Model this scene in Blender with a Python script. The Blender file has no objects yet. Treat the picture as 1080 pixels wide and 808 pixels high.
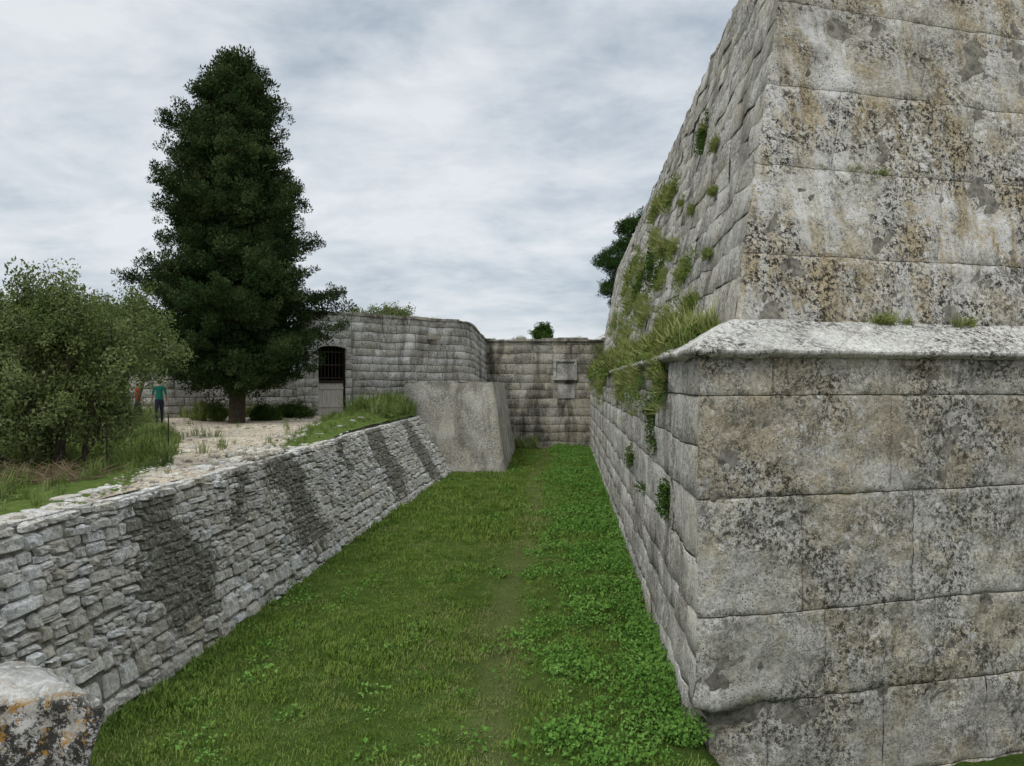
import bpy, math, random
import numpy as np
from mathutils import Vector, noise, Euler
random.seed(7)
R=random.random
def U(a,b): return a+(b-a)*random.random()
H=4.2
sc=bpy.context.scene
V=Vector
def nz(x,y,z=0,s=1.0): return noise.noise(V((x*s,y*s,z*s)))
def fr(x,y,z,s=1.0,o=4): return noise.fractal(V((x*s,y*s,z*s)),1.0,2.0,o)
def sm(a,b,x):
    t=min(1,max(0,(x-a)/(b-a))); return t*t*(3-2*t)

# ---------------------------------------------------------------- node helper
class NT:
    def __init__(s,name):
        s.m=bpy.data.materials.new(name); s.m.use_nodes=True
        s.t=s.m.node_tree; s.t.nodes.clear()
        s.out=s.n('ShaderNodeOutputMaterial')
        s.pos=s.n('ShaderNodeNewGeometry').outputs['Position']
    def n(s,ty,**k):
        x=s.t.nodes.new(ty)
        for a,b in k.items(): setattr(x,a,b)
        return x
    def l(s,a,b): s.t.links.new(a,b)
    def put(s,sock,v):
        if isinstance(v,bpy.types.NodeSocket): s.l(v,sock)
        elif isinstance(v,(tuple,list)) and len(v)==3 and sock.type=='RGBA': sock.default_value=(*v,1)
        else: sock.default_value=v
    def math(s,op,a,b=0.0,clamp=False):
        x=s.n('ShaderNodeMath',operation=op,use_clamp=clamp); s.put(x.inputs[0],a); s.put(x.inputs[1],b); return x.outputs[0]
    def vscale(s,v,sc3):
        x=s.n('ShaderNodeVectorMath',operation='MULTIPLY'); s.put(x.inputs[0],v); x.inputs[1].default_value=sc3; return x.outputs[0]
    def noise(s,scale,detail=4,rough=.6,vec=None,dist=0.0):
        x=s.n('ShaderNodeTexNoise'); x.inputs['Scale'].default_value=scale; x.inputs['Detail'].default_value=min(detail,5)
        x.inputs['Roughness'].default_value=rough; x.inputs['Distortion'].default_value=dist
        s.l(vec or s.pos,x.inputs['Vector']); return x.outputs['Fac']
    def ramp(s,f,stops,interp='LINEAR'):
        x=s.n('ShaderNodeValToRGB'); cr=x.color_ramp; cr.interpolation=interp
        while len(cr.elements)<len(stops): cr.elements.new(.5)
        for e,(p,c) in zip(cr.elements,stops):
            e.position=p; e.color=(*c,1) if isinstance(c,tuple) else (c,c,c,1)
        s.l(f,x.inputs[0]); return x.outputs[0]
    def mix(s,f,a,b,mode='MIX'):
        x=s.n('ShaderNodeMix',data_type='RGBA',blend_type=mode); s.put(x.inputs[0],f); s.put(x.inputs[6],a); s.put(x.inputs[7],b); return x.outputs[2]
    def bump(s,h,strength=.5,dist=.02,nrm=None):
        x=s.n('ShaderNodeBump'); x.inputs['Strength'].default_value=strength; x.inputs['Distance'].default_value=dist
        s.l(h,x.inputs['Height'])
        if nrm: s.l(nrm,x.inputs['Normal'])
        return x.outputs[0]
    def attr(s,name):
        return s.n('ShaderNodeAttribute',attribute_name=name)
    def fin(s,col,nrm=None,rough=.95,spec=.15,transl=0.0,metal=0):
        if metal or spec>.3:
            p=s.n('ShaderNodeBsdfPrincipled'); s.put(p.inputs['Base Color'],col); s.put(p.inputs['Roughness'],rough)
            p.inputs['Specular IOR Level'].default_value=spec; p.inputs['Metallic'].default_value=metal
        else:
            p=s.n('ShaderNodeBsdfDiffuse'); s.put(p.inputs['Color'],col); p.inputs['Roughness'].default_value=.4
        if nrm: s.l(nrm,p.inputs['Normal'])
        o=p.outputs[0]
        if transl>0:
            t=s.n('ShaderNodeBsdfTranslucent'); s.put(t.inputs[0],col)
            m=s.n('ShaderNodeMixShader'); m.inputs[0].default_value=transl; s.l(o,m.inputs[1]); s.l(t.outputs[0],m.inputs[2]); o=m.outputs[0]
        s.l(o,s.out.inputs[0]); return s.m

def stone(name,c1=(.20,.19,.165),c2=(.40,.38,.335),dark=.5,white=.4,ochre=.35,streak=.0,stain=.0,fine=1.0,patch=False,pits=1.0,blkv=.4,bumps=.9):
    m=NT(name)
    a=m.attr('blk'); sep=m.n('ShaderNodeSeparateColor'); m.l(a.outputs['Color'],sep.inputs[0])
    r,g,b=sep.outputs
    base=m.ramp(m.noise(.9*fine,5,.65),[(.35,c1),(.62,c2)])
    base=m.mix(blkv,base,m.ramp(r,[(0,tuple(x*.82 for x in c1)),(1,tuple(min(.62,x*1.18) for x in c2))]))
    f=m.noise(20*fine,5,.85)
    base=m.mix(1.0,base,m.ramp(f,[(.34,.42),(.5,1.0),(.66,1.4)]),'MULTIPLY')
    if ochre>0:
        o=m.ramp(m.math('ADD',m.noise(1.1*fine,5,.72,dist=.6),m.math('MULTIPLY',g,.12)),[(.5,0.0),(.66,ochre)])
        base=m.mix(o,base,m.mix(1,(.43,.34,.19),m.ramp(f,[(.35,.6),(.65,1.2)]),'MULTIPLY'))
    if streak>0:
        st=m.ramp(m.noise(1.0,5,.7,vec=m.vscale(m.pos,(2.0,2.0,.2)),dist=.5),[(.49,0.0),(.60,1.0)])
        st2=m.math('MULTIPLY',st,m.ramp(m.noise(15,5,.8),[(.40,0.0),(.50,streak)]))
        base=m.mix(st2,base,(.68,.675,.65))
    mask=m.ramp(m.noise(.6*fine,4,.7,vec=m.vscale(m.pos,(1.0,1.0,1.3))),[(.42,.10),(.55,1.0)])
    d=m.math('MULTIPLY',m.ramp(m.noise(15*fine,5,.85),[(.495,0.0),(.535,1.0)]),m.math('MULTIPLY',mask,dark))
    base=m.mix(d,base,(.038,.034,.027))
    d2=m.math('MULTIPLY',m.ramp(m.noise(3.4*fine,5,.9,dist=.4),[(.52,0.0),(.60,1.0)]),m.math('MULTIPLY',mask,dark*.6))
    base=m.mix(d2,base,(.085,.077,.061))
    if white>0:
        w=m.math('MULTIPLY',m.ramp(m.noise(11*fine,5,.85),[(.545,0.0),(.57,1.0)]),m.ramp(m.noise(.9*fine,4,.7,vec=m.vscale(m.pos,(1.3,.9,.7))),[(.46,0.0),(.56,white)]))
        base=m.mix(w,base,(.64,.63,.60))
    h=m.math('ADD',f,m.math('MULTIPLY',m.noise(4*fine,3,.6),1.5))
    if pits>0:
        v=m.n('ShaderNodeTexVoronoi'); v.inputs['Scale'].default_value=30*fine; m.l(m.pos,v.inputs['Vector'])
        pit=m.ramp(v.outputs['Distance'],[(.14,1.0),(.34,0.0)])
        pit=m.math('MULTIPLY',pit,m.ramp(m.noise(5*fine,4,.6),[(.42,0.0),(.56,pits*.85)]))
        base=m.mix(pit,base,(.05,.046,.037))
        h=m.math('SUBTRACT',h,m.math('MULTIPLY',pit,.5))
    if stain>0:
        st=m.ramp(m.noise(1.0,5,.75,vec=m.vscale(m.pos,(.9,.9,.26)),dist=.5),[(.47,0.0),(.62,stain)])
        base=m.mix(st,base,(.065,.06,.048))
    if patch:
        pm=m.math('MULTIPLY',m.ramp(m.math('ADD',b,m.math('MULTIPLY',m.math('SUBTRACT',m.noise(2.6,5,.8),.5),2.6)),[(.38,0.0),(.56,1.0)]),.88)
        pm=m.math('MULTIPLY',pm,m.ramp(b,[(0.0,0.0),(.12,1.0)]))
        base=m.mix(pm,base,m.ramp(m.noise(17,5,.8),[(.38,(.05,.045,.033)),(.52,(.14,.13,.10)),(.62,(.32,.305,.26))]))
    return m.fin(base,m.bump(h,bumps,.03/fine**.5))

def mesh_obj(name,verts,faces,mats=(),midx=None,col=None,parent=None,smooth=False):
    me=bpy.data.meshes.new(name); me.from_pydata([tuple(v) for v in verts],[],faces)
    for m in mats: me.materials.append(m)
    if midx is not None: me.polygons.foreach_set('material_index',midx)
    if col is not None:
        ca=me.color_attributes.new('blk','FLOAT_COLOR','POINT')
        ca.data.foreach_set('color',[c for q in col for c in (q[0],q[1],q[2],1)])
    if smooth: me.polygons.foreach_set('use_smooth',[True]*len(me.polygons))
    me.update()
    o=bpy.data.objects.new(name,me); sc.collection.objects.link(o)
    if parent: o.parent=parent
    return o
def empty(name):
    o=bpy.data.objects.new(name,None); sc.collection.objects.link(o); return o

# ---------------------------------------------------------------- materials
M_bast=stone('weathered_limestone',c1=(.36,.345,.30),c2=(.54,.515,.455),dark=.92,white=.75,ochre=.5,stain=.22,blkv=.25)
M_bup=stone('weathered_limestone_upper',c1=(.38,.36,.305),c2=(.56,.53,.46),dark=1.0,white=1.0,ochre=.75,streak=1.0,stain=.15,blkv=.15)
M_bleft=stone('weathered_limestone_side',c1=(.36,.345,.31),c2=(.56,.535,.48),dark=.62,white=.7,ochre=.3,streak=.4,stain=.55,blkv=.35)
M_cap=stone('cordon_limestone',c1=(.40,.39,.355),c2=(.56,.545,.50),dark=.95,white=.6,ochre=.15,blkv=.2,bumps=.5)
M_dry=stone('rubble_limestone',c1=(.42,.395,.34),c2=(.66,.63,.56),dark=.33,white=.45,ochre=.3,patch=True,pits=0,blkv=.55)
M_far=stone('fort_limestone',c1=(.38,.365,.32),c2=(.60,.575,.51),dark=.55,white=.5,ochre=.2,stain=.6,fine=.8,pits=0,blkv=.6)
M_fard=stone('fort_limestone_dark',c1=(.26,.25,.21),c2=(.47,.445,.385),dark=.7,white=.4,ochre=.35,stain=.9,fine=.8,pits=0,blkv=.5)
M_blk=stone('rendered_stone',c1=(.37,.355,.31),c2=(.52,.495,.44),dark=.5,white=.3,ochre=.3,stain=.55,fine=.9,pits=0)
m=NT('mortar'); M_mort=m.fin(m.ramp(m.noise(9,3,.7),[(.3,(.07,.066,.055)),(.7,(.27,.255,.215))]),m.bump(m.noise(20,3),.6,.02))

def leafmat(name,c1,c2,c3,tr=0,scale=.5,spec=0,rough=.6):
    m=NT(name); oi=m.n('ShaderNodeObjectInfo').outputs['Random']
    c=m.ramp(m.math('ADD',m.math('MULTIPLY',oi,.5),m.math('MULTIPLY',m.noise(scale,1,.6),.6)),[(.15,c1),(.5,c2),(.9,c3)])
    return m.fin(c,None,transl=tr)
M_grass=leafmat('grass_blade',(.072,.122,.021),(.122,.188,.034),(.20,.255,.068),0,.8)
M_trod=leafmat('trodden_grass',(.13,.17,.042),(.18,.21,.065),(.25,.25,.105),0,.8)
M_clov=leafmat('clover_leaf',(.07,.155,.028),(.11,.225,.042),(.16,.28,.065),0,.8)
M_weed=leafmat('weed_leaf',(.075,.12,.03),(.13,.18,.045),(.25,.28,.115),0,.8)
M_dryg=leafmat('dry_grass',(.15,.19,.05),(.23,.26,.085),(.34,.34,.15),0,.8)
M_ivy=leafmat('wall_leaf',(.06,.12,.025),(.12,.18,.04),(.20,.24,.07),0,1.0)
M_con=leafmat('cypress_foliage',(.019,.036,.013),(.038,.065,.023),(.085,.11,.044),0,.7)
M_pine=leafmat('pine_foliage',(.016,.04,.010),(.03,.065,.016),(.055,.095,.025),0,.7)
M_bush=leafmat('shrub_leaf',(.075,.105,.032),(.135,.17,.058),(.23,.26,.115),.2,.6)
m=NT('bark'); M_bark=m.fin(m.ramp(m.noise(6,4,.7,vec=m.vscale(m.pos,(4,4,1))),[(.3,(.035,.028,.02)),(.7,(.13,.105,.08))]),m.bump(m.noise(15,3),.8,.03))

# ---------------------------------------------------------------- scatter
def proto_coll(name,objs):
    c=bpy.data.collections.new(name)
    for o in objs: c.objects.link(o)
    return c
def proto(name,verts,faces,mat):
    me=bpy.data.meshes.new(name); me.from_pydata([tuple(v) for v in verts],[],faces); me.materials.append(mat); me.update()
    return bpy.data.objects.new(name,me)
def scatter(name,pts,coll,parent=None):
    me=bpy.data.meshes.new(name); me.from_pydata([p[:3] for p in pts],[],[])
    a=me.attributes.new('scl','FLOAT','POINT'); a.data.foreach_set('value',[p[3] for p in pts])
    a=me.attributes.new('rot','FLOAT_VECTOR','POINT'); a.data.foreach_set('vector',[c for p in pts for c in p[4:7]])
    o=bpy.data.objects.new(name,me); sc.collection.objects.link(o)
    ng=bpy.data.node_groups.new(name+'_gn','GeometryNodeTree')
    ng.interface.new_socket('Geometry',in_out='INPUT',socket_type='NodeSocketGeometry')
    ng.interface.new_socket('Geometry',in_out='OUTPUT',socket_type='NodeSocketGeometry')
    N=ng.nodes; gi=N.new('NodeGroupInput'); go=N.new('NodeGroupOutput'); ip=N.new('GeometryNodeInstanceOnPoints')
    ci=N.new('GeometryNodeCollectionInfo'); ci.inputs['Collection'].default_value=coll
    ci.inputs['Separate Children'].default_value=True; ci.inputs['Reset Children'].default_value=True
    na=N.new('GeometryNodeInputNamedAttribute'); na.data_type='FLOAT'; na.inputs[0].default_value='scl'
    nr=N.new('GeometryNodeInputNamedAttribute'); nr.data_type='FLOAT_VECTOR'; nr.inputs[0].default_value='rot'
    L=ng.links.new
    L(gi.outputs[0],ip.inputs['Points']); L(ci.outputs[0],ip.inputs['Instance']); ip.inputs['Pick Instance'].default_value=True
    L(na.outputs[0],ip.inputs['Scale']); L(nr.outputs[0],ip.inputs['Rotation']); L(ip.outputs[0],go.inputs[0])
    md=o.modifiers.new('scatter','NODES'); md.node_group=ng
    if parent: o.parent=parent
    return o
def blades(n,rad,h0,h1,w,lean=.5):
    vs=[];fs=[]
    for i in range(n):
        a=U(0,6.283);r=rad*math.sqrt(R());x,y=r*math.cos(a),r*math.sin(a);h=U(h0,h1);b=U(0,6.283);l=h*U(.1,lean)
        dx,dy=math.cos(b),math.sin(b);px,py=-dy*w/2,dx*w/2;k=len(vs)
        vs+=[(x-px,y-py,-.01),(x+px,y+py,-.01),(x+dx*l*.35+px*.8,y+dy*l*.35+py*.8,h*.6),(x+dx*l*.35-px*.8,y+dy*l*.35-py*.8,h*.6),(x+dx*l,y+dy*l,h)]
        fs+=[(k,k+1,k+2,k+3),(k+3,k+2,k+4)]
    return vs,fs
def leaves(n,rad,lw,ll,flat=0.0,up=0.0,shell=.4):
    vs=[];fs=[]
    for i in range(n):
        while 1:
            p=V((U(-1,1),U(-1,1),U(-1,1)))
            if p.length<=1: break
        p*=rad; p.z*=(1-flat)
        d=(p.normalized()*shell+V((U(-1,1),U(-1,1),U(-1,1)+up))).normalized()
        s=d.cross(V((U(-1,1),U(-1,1),U(-1,1)))).normalized()
        L=ll*U(.6,1.2);W=lw*U(.6,1.2);n2=s.cross(d)*W*.25;k=len(vs)
        vs+=[tuple(p-d*L*.5),tuple(p+s*W*.5+n2),tuple(p+d*L*.5),tuple(p-s*W*.5+n2)]
        fs.append((k,k+1,k+2,k+3))
    return vs,fs
SEED=[0]
def pebble():
    vs=[];fs=[];n=7;m_=4
    for j in range(m_+1):
        for i in range(n):
            a=math.pi*j/m_;b=2*math.pi*i/n; p=V((math.sin(a)*math.cos(b),math.sin(a)*math.sin(b)*.75,math.cos(a)*.5))
            p=V([math.copysign(abs(c)**.7,c) for c in p]); p*=1+.25*noise.noise(p*1.7+V((0,0,SEED[0]))); vs.append(p)
    for j in range(m_):
        for i in range(n): fs.append((j*n+i,j*n+(i+1)%n,(j+1)*n+(i+1)%n,(j+1)*n+i))
    SEED[0]+=5; return vs,fs
m=NT('loose_stone'); oi=m.n('ShaderNodeObjectInfo').outputs['Random']
c=m.ramp(oi,[(0,(.26,.23,.18)),(.5,(.42,.385,.32)),(1,(.58,.55,.48))]); c=m.mix(1,c,m.ramp(m.noise(25,3,.8),[(.3,.5),(.7,1.3)]),'MULTIPLY')
M_loose=m.fin(c)
C_peb=proto_coll('pebbles',[proto('pebble_src',*pebble(),M_loose) for i in range(5)])
C_grass=proto_coll('grass_tufts',[proto('grass_tuft_src',*blades(30,.14,.03,.08,.012,.9),M_grass) for i in range(4)])
C_trod=proto_coll('trodden_tufts',[proto('trodden_src',*blades(26,.14,.02,.05,.012,1.3),M_trod) for i in range(3)])
C_clov=proto_coll('clover_tufts',[proto('clover_src',*leaves(32,.19,.04,.05,.6,.5,.3),M_clov) for i in range(4)])
C_tall=proto_coll('tall_grass_tufts',[proto('tall_grass_src',*blades(26,.14,.15,.5,.014,.8),M_weed) for i in range(3)]+[proto('weed_src',*leaves(40,.2,.05,.08,.2,.5),M_weed)])
C_wallg=proto_coll('wall_grass',[proto('wall_grass_src',*blades(26,.12,.12,.36,.014,1.0),M_dryg) for i in range(2)]+[proto('wall_leaf_src',*leaves(44,.18,.04,.065,.1,.3),M_ivy) for i in range(2)])
C_con=proto_coll('cypress_clumps',[proto('cypress_clump_src',*leaves(60,.42,.08,.21,.25,.9,1.2),M_con) for i in range(4)])
C_pine=proto_coll('pine_clumps',[proto('pine_clump_src',*leaves(60,.42,.07,.18,.3,.4,1.0),M_pine) for i in range(3)])
C_bush=proto_coll('shrub_clumps',[proto('shrub_clump_src',*leaves(34,.26,.05,.10,.0,.5,.6),M_bush) for i in range(4)])
M_ivd=leafmat('ivy_dark',(.025,.06,.012),(.05,.095,.02),(.09,.14,.035))
C_ivy=proto_coll('ivy_clumps',[proto('ivy_clump_src',*leaves(50,.16,.055,.065,.0,.0,.3),M_ivd) for i in range(2)])

# ---------------------------------------------------------------- terrain curves
TY=[2,8.4,11.6,15.8,24,37]; TX=[-6.15,-5.72,-5.35,-5.12,-5.0,-4.3]
BY=[2,9.4,11.5,15.2,23.3,36,37]; BX=[-5.4,-5.07,-4.9,-4.56,-4.0,-2.8,-2.7]
def topX(y): return float(np.interp(y,TY,TX))
def botX(y): return float(np.interp(y,BY,BX))
def trail(y): return -.75+.058*y+.22*math.sin(y*.33)
def gz(x,y):
    z=.05*fr(x,y,0,.5,3)+.02*nz(x,y,3,2.0)
    xb=2.1+.0724*(y-8.7)
    z-=.12*(1-sm(8,10,y))*sm(-1.5,1.5,x)
    z-=.72*sm(-.05,.75,x-xb)*(1-sm(16,19,y))
    cx=trail(y)
    z-=.04*math.exp(-((x-cx)/.35)**2)
    if x>cx+.5: z+=.05+.06*fr(x,y,7,1.3,3)
    return z
def tz(x,y):
    z=2.6+.06*fr(x,y,5,.4,3)
    if y>15: z+=.42*sm(17,30,y)*math.exp(-((x-(topX(min(y,37))-1.1))/.9)**2)*(1-sm(37,39,y))
    return z
PLY=[9,11,13.5,16.8,20.5,25.6,31,34]; PLX=[-5.6,-5.75,-6.5,-7.4,-9.0,-11.6,-14.6,-16]
PRY=[9,15,16.5,20,25,31,38]; PRX=[-4.9,-5.0,-5.35,-6.1,-6.6,-7.6,-8.3]
def pathmask(x,y):
    n=.35*fr(x,y,9,.9,4)
    a=x-float(np.interp(y,PLY,PLX))+n; b=float(np.interp(y,PRY,PRX))-x+n
    if y>34.5: a=1
    return sm(-.15,.3,min(a,b))
def gridmesh(name,xs,ys,zf,mat,cf=None):
    vs=[(x,y,zf(x,y)) for y in ys for x in xs]; nx=len(xs)
    fs=[(j*nx+i,j*nx+i+1,(j+1)*nx+i+1,(j+1)*nx+i) for j in range(len(ys)-1) for i in range(nx-1)]
    return mesh_obj(name,vs,fs,[mat],col=[cf(x,y) for y in ys for x in xs] if cf else None,smooth=True)
m=NT('lawn_soil')
c=m.ramp(m.noise(.7,4,.65),[(.3,(.045,.075,.016)),(.7,(.09,.135,.03))])
sp=m.n('ShaderNodeSeparateColor'); m.l(m.attr('blk').outputs['Color'],sp.inputs[0])
c=m.mix(m.math('MULTIPLY',sp.outputs[0],.4),c,(.15,.145,.065))
c=m.mix(1,c,m.ramp(m.noise(30,4,.8),[(.3,.45),(.7,1.4)]),'MULTIPLY')
M_lawn=m.fin(c,m.bump(m.noise(40,3,.8),1.0,.05))
ditch=gridmesh('ditch_lawn',list(np.arange(-6.6,13,.18))+[14,18,30,60],list(np.arange(2,52,.2)),gz,M_lawn,lambda x,y:(math.exp(-((x-trail(y)+.15*nz(x,y,0,.6))/.35)**2),0,0))
m=NT('terrace_earth')
a=m.attr('blk'); sp=m.n('ShaderNodeSeparateColor'); m.l(a.outputs['Color'],sp.inputs[0])
gr=m.ramp(m.noise(7,5,.8),[(.35,(.31,.25,.175)),(.5,(.45,.38,.285)),(.65,(.60,.535,.43))])
gr=m.mix(1,gr,m.ramp(m.noise(.7,3),[(.3,.75),(.7,1.1)]),'MULTIPLY')
gg=m.ramp(m.noise(9,5,.8),[(.3,(.05,.075,.02)),(.6,(.10,.14,.035)),(.75,(.20,.18,.10))])
pm=m.ramp(m.math('ADD',sp.outputs[0],m.math('MULTIPLY',m.math('SUBTRACT',m.noise(6,5,.85),.5),1.2)),[(.42,0.0),(.58,1.0)])
M_terr=m.fin(m.mix(pm,gg,gr),m.bump(m.noise(16,4,.75),.9,.05))
ysn=[-600,-200,-60,-20,-5,0,2.2]
ys=ysn+list(np.arange(3,37.3,.3))
vs=[];fs=[];cols=[]
for y in ys:
    tx=topX(max(2,min(y,37)))-.12
    row=[-1500,-400,-120,-60,-30]+list(np.linspace(-22,tx-.02,60))
    for x in row:
        z=tz(x,y) if x>-31 else 2.6
        vs.append((x,y,z)); cols.append((pathmask(x,y) if y>5 else .6,0,0))
nx=65
for j in range(len(ys)-1):
    for i in range(nx-1): fs.append((j*nx+i,j*nx+i+1,(j+1)*nx+i+1,(j+1)*nx+i))
def addq(q,c=(0,0,0)):
    k=len(vs); vs.extend(q); cols.extend([c]*4); fs.append((k,k+1,k+2,k+3))
addq([(-1500,37.2,2.57),(-3.9,37.2,2.57),(-3.9,52,2.57),(-1500,52,2.57)],(.8,0,0))
addq([(-1500,52,2.57),(1500,52,2.57),(1500,2500,2.57),(-1500,2500,2.57)])
addq([(-6.3,-600,2.6),(1500,-600,2.6),(1500,2.0,2.6),(-6.3,2.0,2.6)],(.8,0,0))
addq([(60,2.0,2.6),(1500,2.0,2.6),(1500,52,2.6),(60,52,2.6)])
ground=mesh_obj('ground',vs,fs,[M_terr],col=cols,smooth=True)
mesh_obj('abutment_wall',[(-6.3,2.0,-1),(60,2.0,-1),(60,2.0,2.6),(-6.3,2.0,2.6)],[(0,1,2,3)],[M_bast],col=[(.5,.5,0)]*4)

# ---------------------------------------------------------------- ashlar
def ashlar(surf,s0,s1,courses,wmin,wmax,cell=.1,bev=.03,amp=.012,proud=.012,lock0=False,flip=1,acc=None,depth=.05,gap=.006,wob=.015,nsc=2.2,joints=None,erode=0.0):
    vs,fs,mi,cols=acc
    for ci,(za,zb) in enumerate(courses):
        s=s0; first=True; jl=list(joints[ci]) if joints and ci in joints else []
        while s<s1-.01:
            w=U(wmin,wmax)
            if first and not lock0: w*=U(.4,1)
            e=min(s+w,s1)
            if jl: e=min(s1,jl.pop(0))
            if s1-e<wmin*.4: e=s1
            pr=U(-proud,proud); col=(R(),R(),0); ero=erode*R()**3
            a=s if (first and lock0) else s+gap; b=e-gap; c0=za+gap; c1=zb-gap
            def lin(p,q):
                L=q-p; k=max(1,int((L-2*bev)/cell))
                if L<bev*3: return [p,(p+q)/2,q]
                return [p,p+bev*.35,p+bev]+[p+bev+(L-2*bev)*i/k for i in range(1,k)]+[q-bev,q-bev*.35,q]
            us=lin(a,b); zs=lin(c0,c1)
            base=len(vs)
            sm_,zm=(a+b)/2,(c0+c1)/2
            p0=surf(sm_,zm); du=surf(sm_+.05,zm)-p0; dz=surf(sm_,zm+.05)-p0
            n=du.cross(dz).normalized()*flip
            for z in zs:
                for u in us:
                    ew=(.9*bev)*nz(u*2.2,z*2.2,s*3.1,3)
                    du_=u-a if not(first and lock0) else 9
                    ed=min(du_,b-u,z-c0,c1-z)+ew
                    t=max(0,1-max(0,ed)/bev)
                    jw=wob*nz(u*.7,z,2)+.008*nz(u*5,z*5,5)
                    p=surf(u,z+jw)
                    fade=1.0
                    if lock0: fade=sm(0,.18,u-s0)
                    d=-depth*t*t+(pr-ero+amp*fr(p.x*1.0,p.y,p.z,nsc,4)+amp*.5*noise.noise(p*9))*fade
                    vs.append(p+n*d); cols.append(col)
            nu=len(us)
            for j in range(len(zs)-1):
                for i in range(nu-1):
                    q=(base+j*nu+i,base+j*nu+i+1,base+(j+1)*nu+i+1,base+(j+1)*nu+i)
                    fs.append(q if flip>0 else q[::-1]); mi.append(0)
            s=e; first=False
def backing(surf,s0,s1,z0,z1,acc,off=.05,flip=1,ns=60,nzz=12,mid=1):
    vs,fs,mi,cols=acc; base=len(vs)
    for j in range(nzz+1):
        for i in range(ns+1):
            s=s0+(s1-s0)*i/ns; z=z0+(z1-z0)*j/nzz
            p=surf(s,z); n=(surf(s+.05,z)-p).cross(surf(s,z+.05)-p).normalized()*flip
            vs.append(p-n*off); cols.append((.5,.5,0))
    for j in range(nzz):
        for i in range(ns):
            q=(base+j*(ns+1)+i,base+j*(ns+1)+i+1,base+(j+1)*(ns+1)+i+1,base+(j+1)*(ns+1)+i)
            fs.append(q if flip>0 else q[::-1]); mi.append(mid)
def finish(name,acc,mats,parent=None): return mesh_obj(name,acc[0],acc[1],mats,midx=acc[2],col=acc[3],parent=parent,smooth=True)
def A(): return ([],[],[],[])

# ---------------------------------------------------------------- right bastion
bast=empty('stone_bastion')
uL=V((.0724,.9974,0)); vR=V((.963,.27,0))
def Pc(d,z): return V((2.1+1.094*d,8.7+1.345*d,z))
def chip(z): return .05*max(0,fr(3.3,1.7,z,1.6,4)+.05)+.012*nz(1,2,z*9)
def mk(dirv,dfun,rec=0,rl=1.0):
    def f(s,z):
        d=dfun(z-H)+chip(z)*math.exp(-max(0,s)/.12)
        if rec:
            zz_=z-H+.05*math.sin(s*5)
            d+=rec*(1-sm(-3.86,-3.74,zz_))*math.exp(-(s/rl)**2)-.06*math.exp(-(s/rl)**2)*math.exp(-((zz_+3.64)/.1)**2)
        return Pc(d,z)+dirv*s
    return f
def low(Z): return .012*(Z+4)
def up(Z): return .62+.2*(Z-.78)
LR=mk(vR,low,.22,.8); LL=mk(uL,low,.22,.6); UR=mk(vR,up); UL=mk(uL,up)
crs=[(H+a,H+b) for a,b in [(-5.5,-4.85),(-4.85,-3.8),(-3.8,-2.73),(-2.73,-1.35),(-1.35,-.15),(-.15,.35)]]
JR={0:[2,4,6],1:[.9,2.6,4.2,6],2:[1.75,3.4,5.2],3:[1.42,3.05,5.0,7],4:[2.7,4.9,7],5:[1.0,3.3,5.3]}
acc=A(); ashlar(LR,0,9,crs,1.6,2.6,cell=.06,bev=.012,amp=.045,acc=acc,lock0=True,proud=.008,gap=.003,wob=.025,depth=.02,joints=JR)
backing(LR,0.06,9,-1.4,H+.34,acc,off=.03)
finish('lower_front_face',acc,[M_bast,M_mort],bast)
crl=[(H+a,H+b) for a,b in [(-4.8,-3.8),(-3.8,-3.2),(-3.2,-2.73),(-2.73,-2.1),(-2.1,-1.35),(-1.35,-.75),(-.75,-.15),(-.15,.35)]]
acc=A(); ashlar(LL,0,42,crl,.8,1.9,cell=.16,bev=.018,amp=.045,acc=acc,lock0=True,flip=-1,proud=.01,wob=.05,depth=.025,gap=.004,erode=.02)
backing(LL,0.06,42,-.8,H+.34,acc,off=.06,flip=-1)
finish('lower_side_face',acc,[M_bleft,M_mort],bast)
zz=.78; cu=[]
for h in [.9,1.25,1.2,1.3,1.15,1.3]:
    cu.append((H+zz,H+zz+h)); zz+=h
ZT=zz
JU={0:[2.4,5],1:[3.1,5.6],2:[1.2,3.6,6],3:[2.6,5.4],4:[.9,3.2,5.8],5:[2.2,4.2,6.6]}
acc=A(); ashlar(UR,0,9,cu,1.8,3.2,cell=.1,bev=.009,amp=.045,acc=acc,lock0=True,proud=.003,gap=.002,depth=.011,wob=.015,joints=JU)
backing(UR,0.05,9,H+.7,H+ZT,acc,off=.022)
finish('upper_front_face',acc,[M_bup,M_mort],bast)
zz=.78; cu2=[]
for h in [.62,.45,.4,.5,.45,.45,.5,.5,.5,.45,.45,.4,.45,.4,.45,.5]:
    if zz+h>ZT: h=ZT-zz
    if h>.05: cu2.append((H+zz,H+zz+h)); zz+=h
acc=A(); ashlar(UL,0,42,cu2,.6,1.8,cell=.24,bev=.018,amp=.06,acc=acc,lock0=True,flip=-1,proud=.012,wob=.04,depth=.02,gap=.003,erode=.03)
backing(UL,0.05,42,H+.7,H+ZT,acc,off=.085,flip=-1)
finish('upper_side_face',acc,[M_bleft,M_mort],bast)
prof=[(.30,.02),(.325,-.04),(.345,-.075),(.352,-.08),(.385,-.087),(.392,-.084),(.405,-.07),(.415,-.055),(.50,.09),(.60,.26),(.70,.43),(.79,.58),(.82,.68)]
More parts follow.
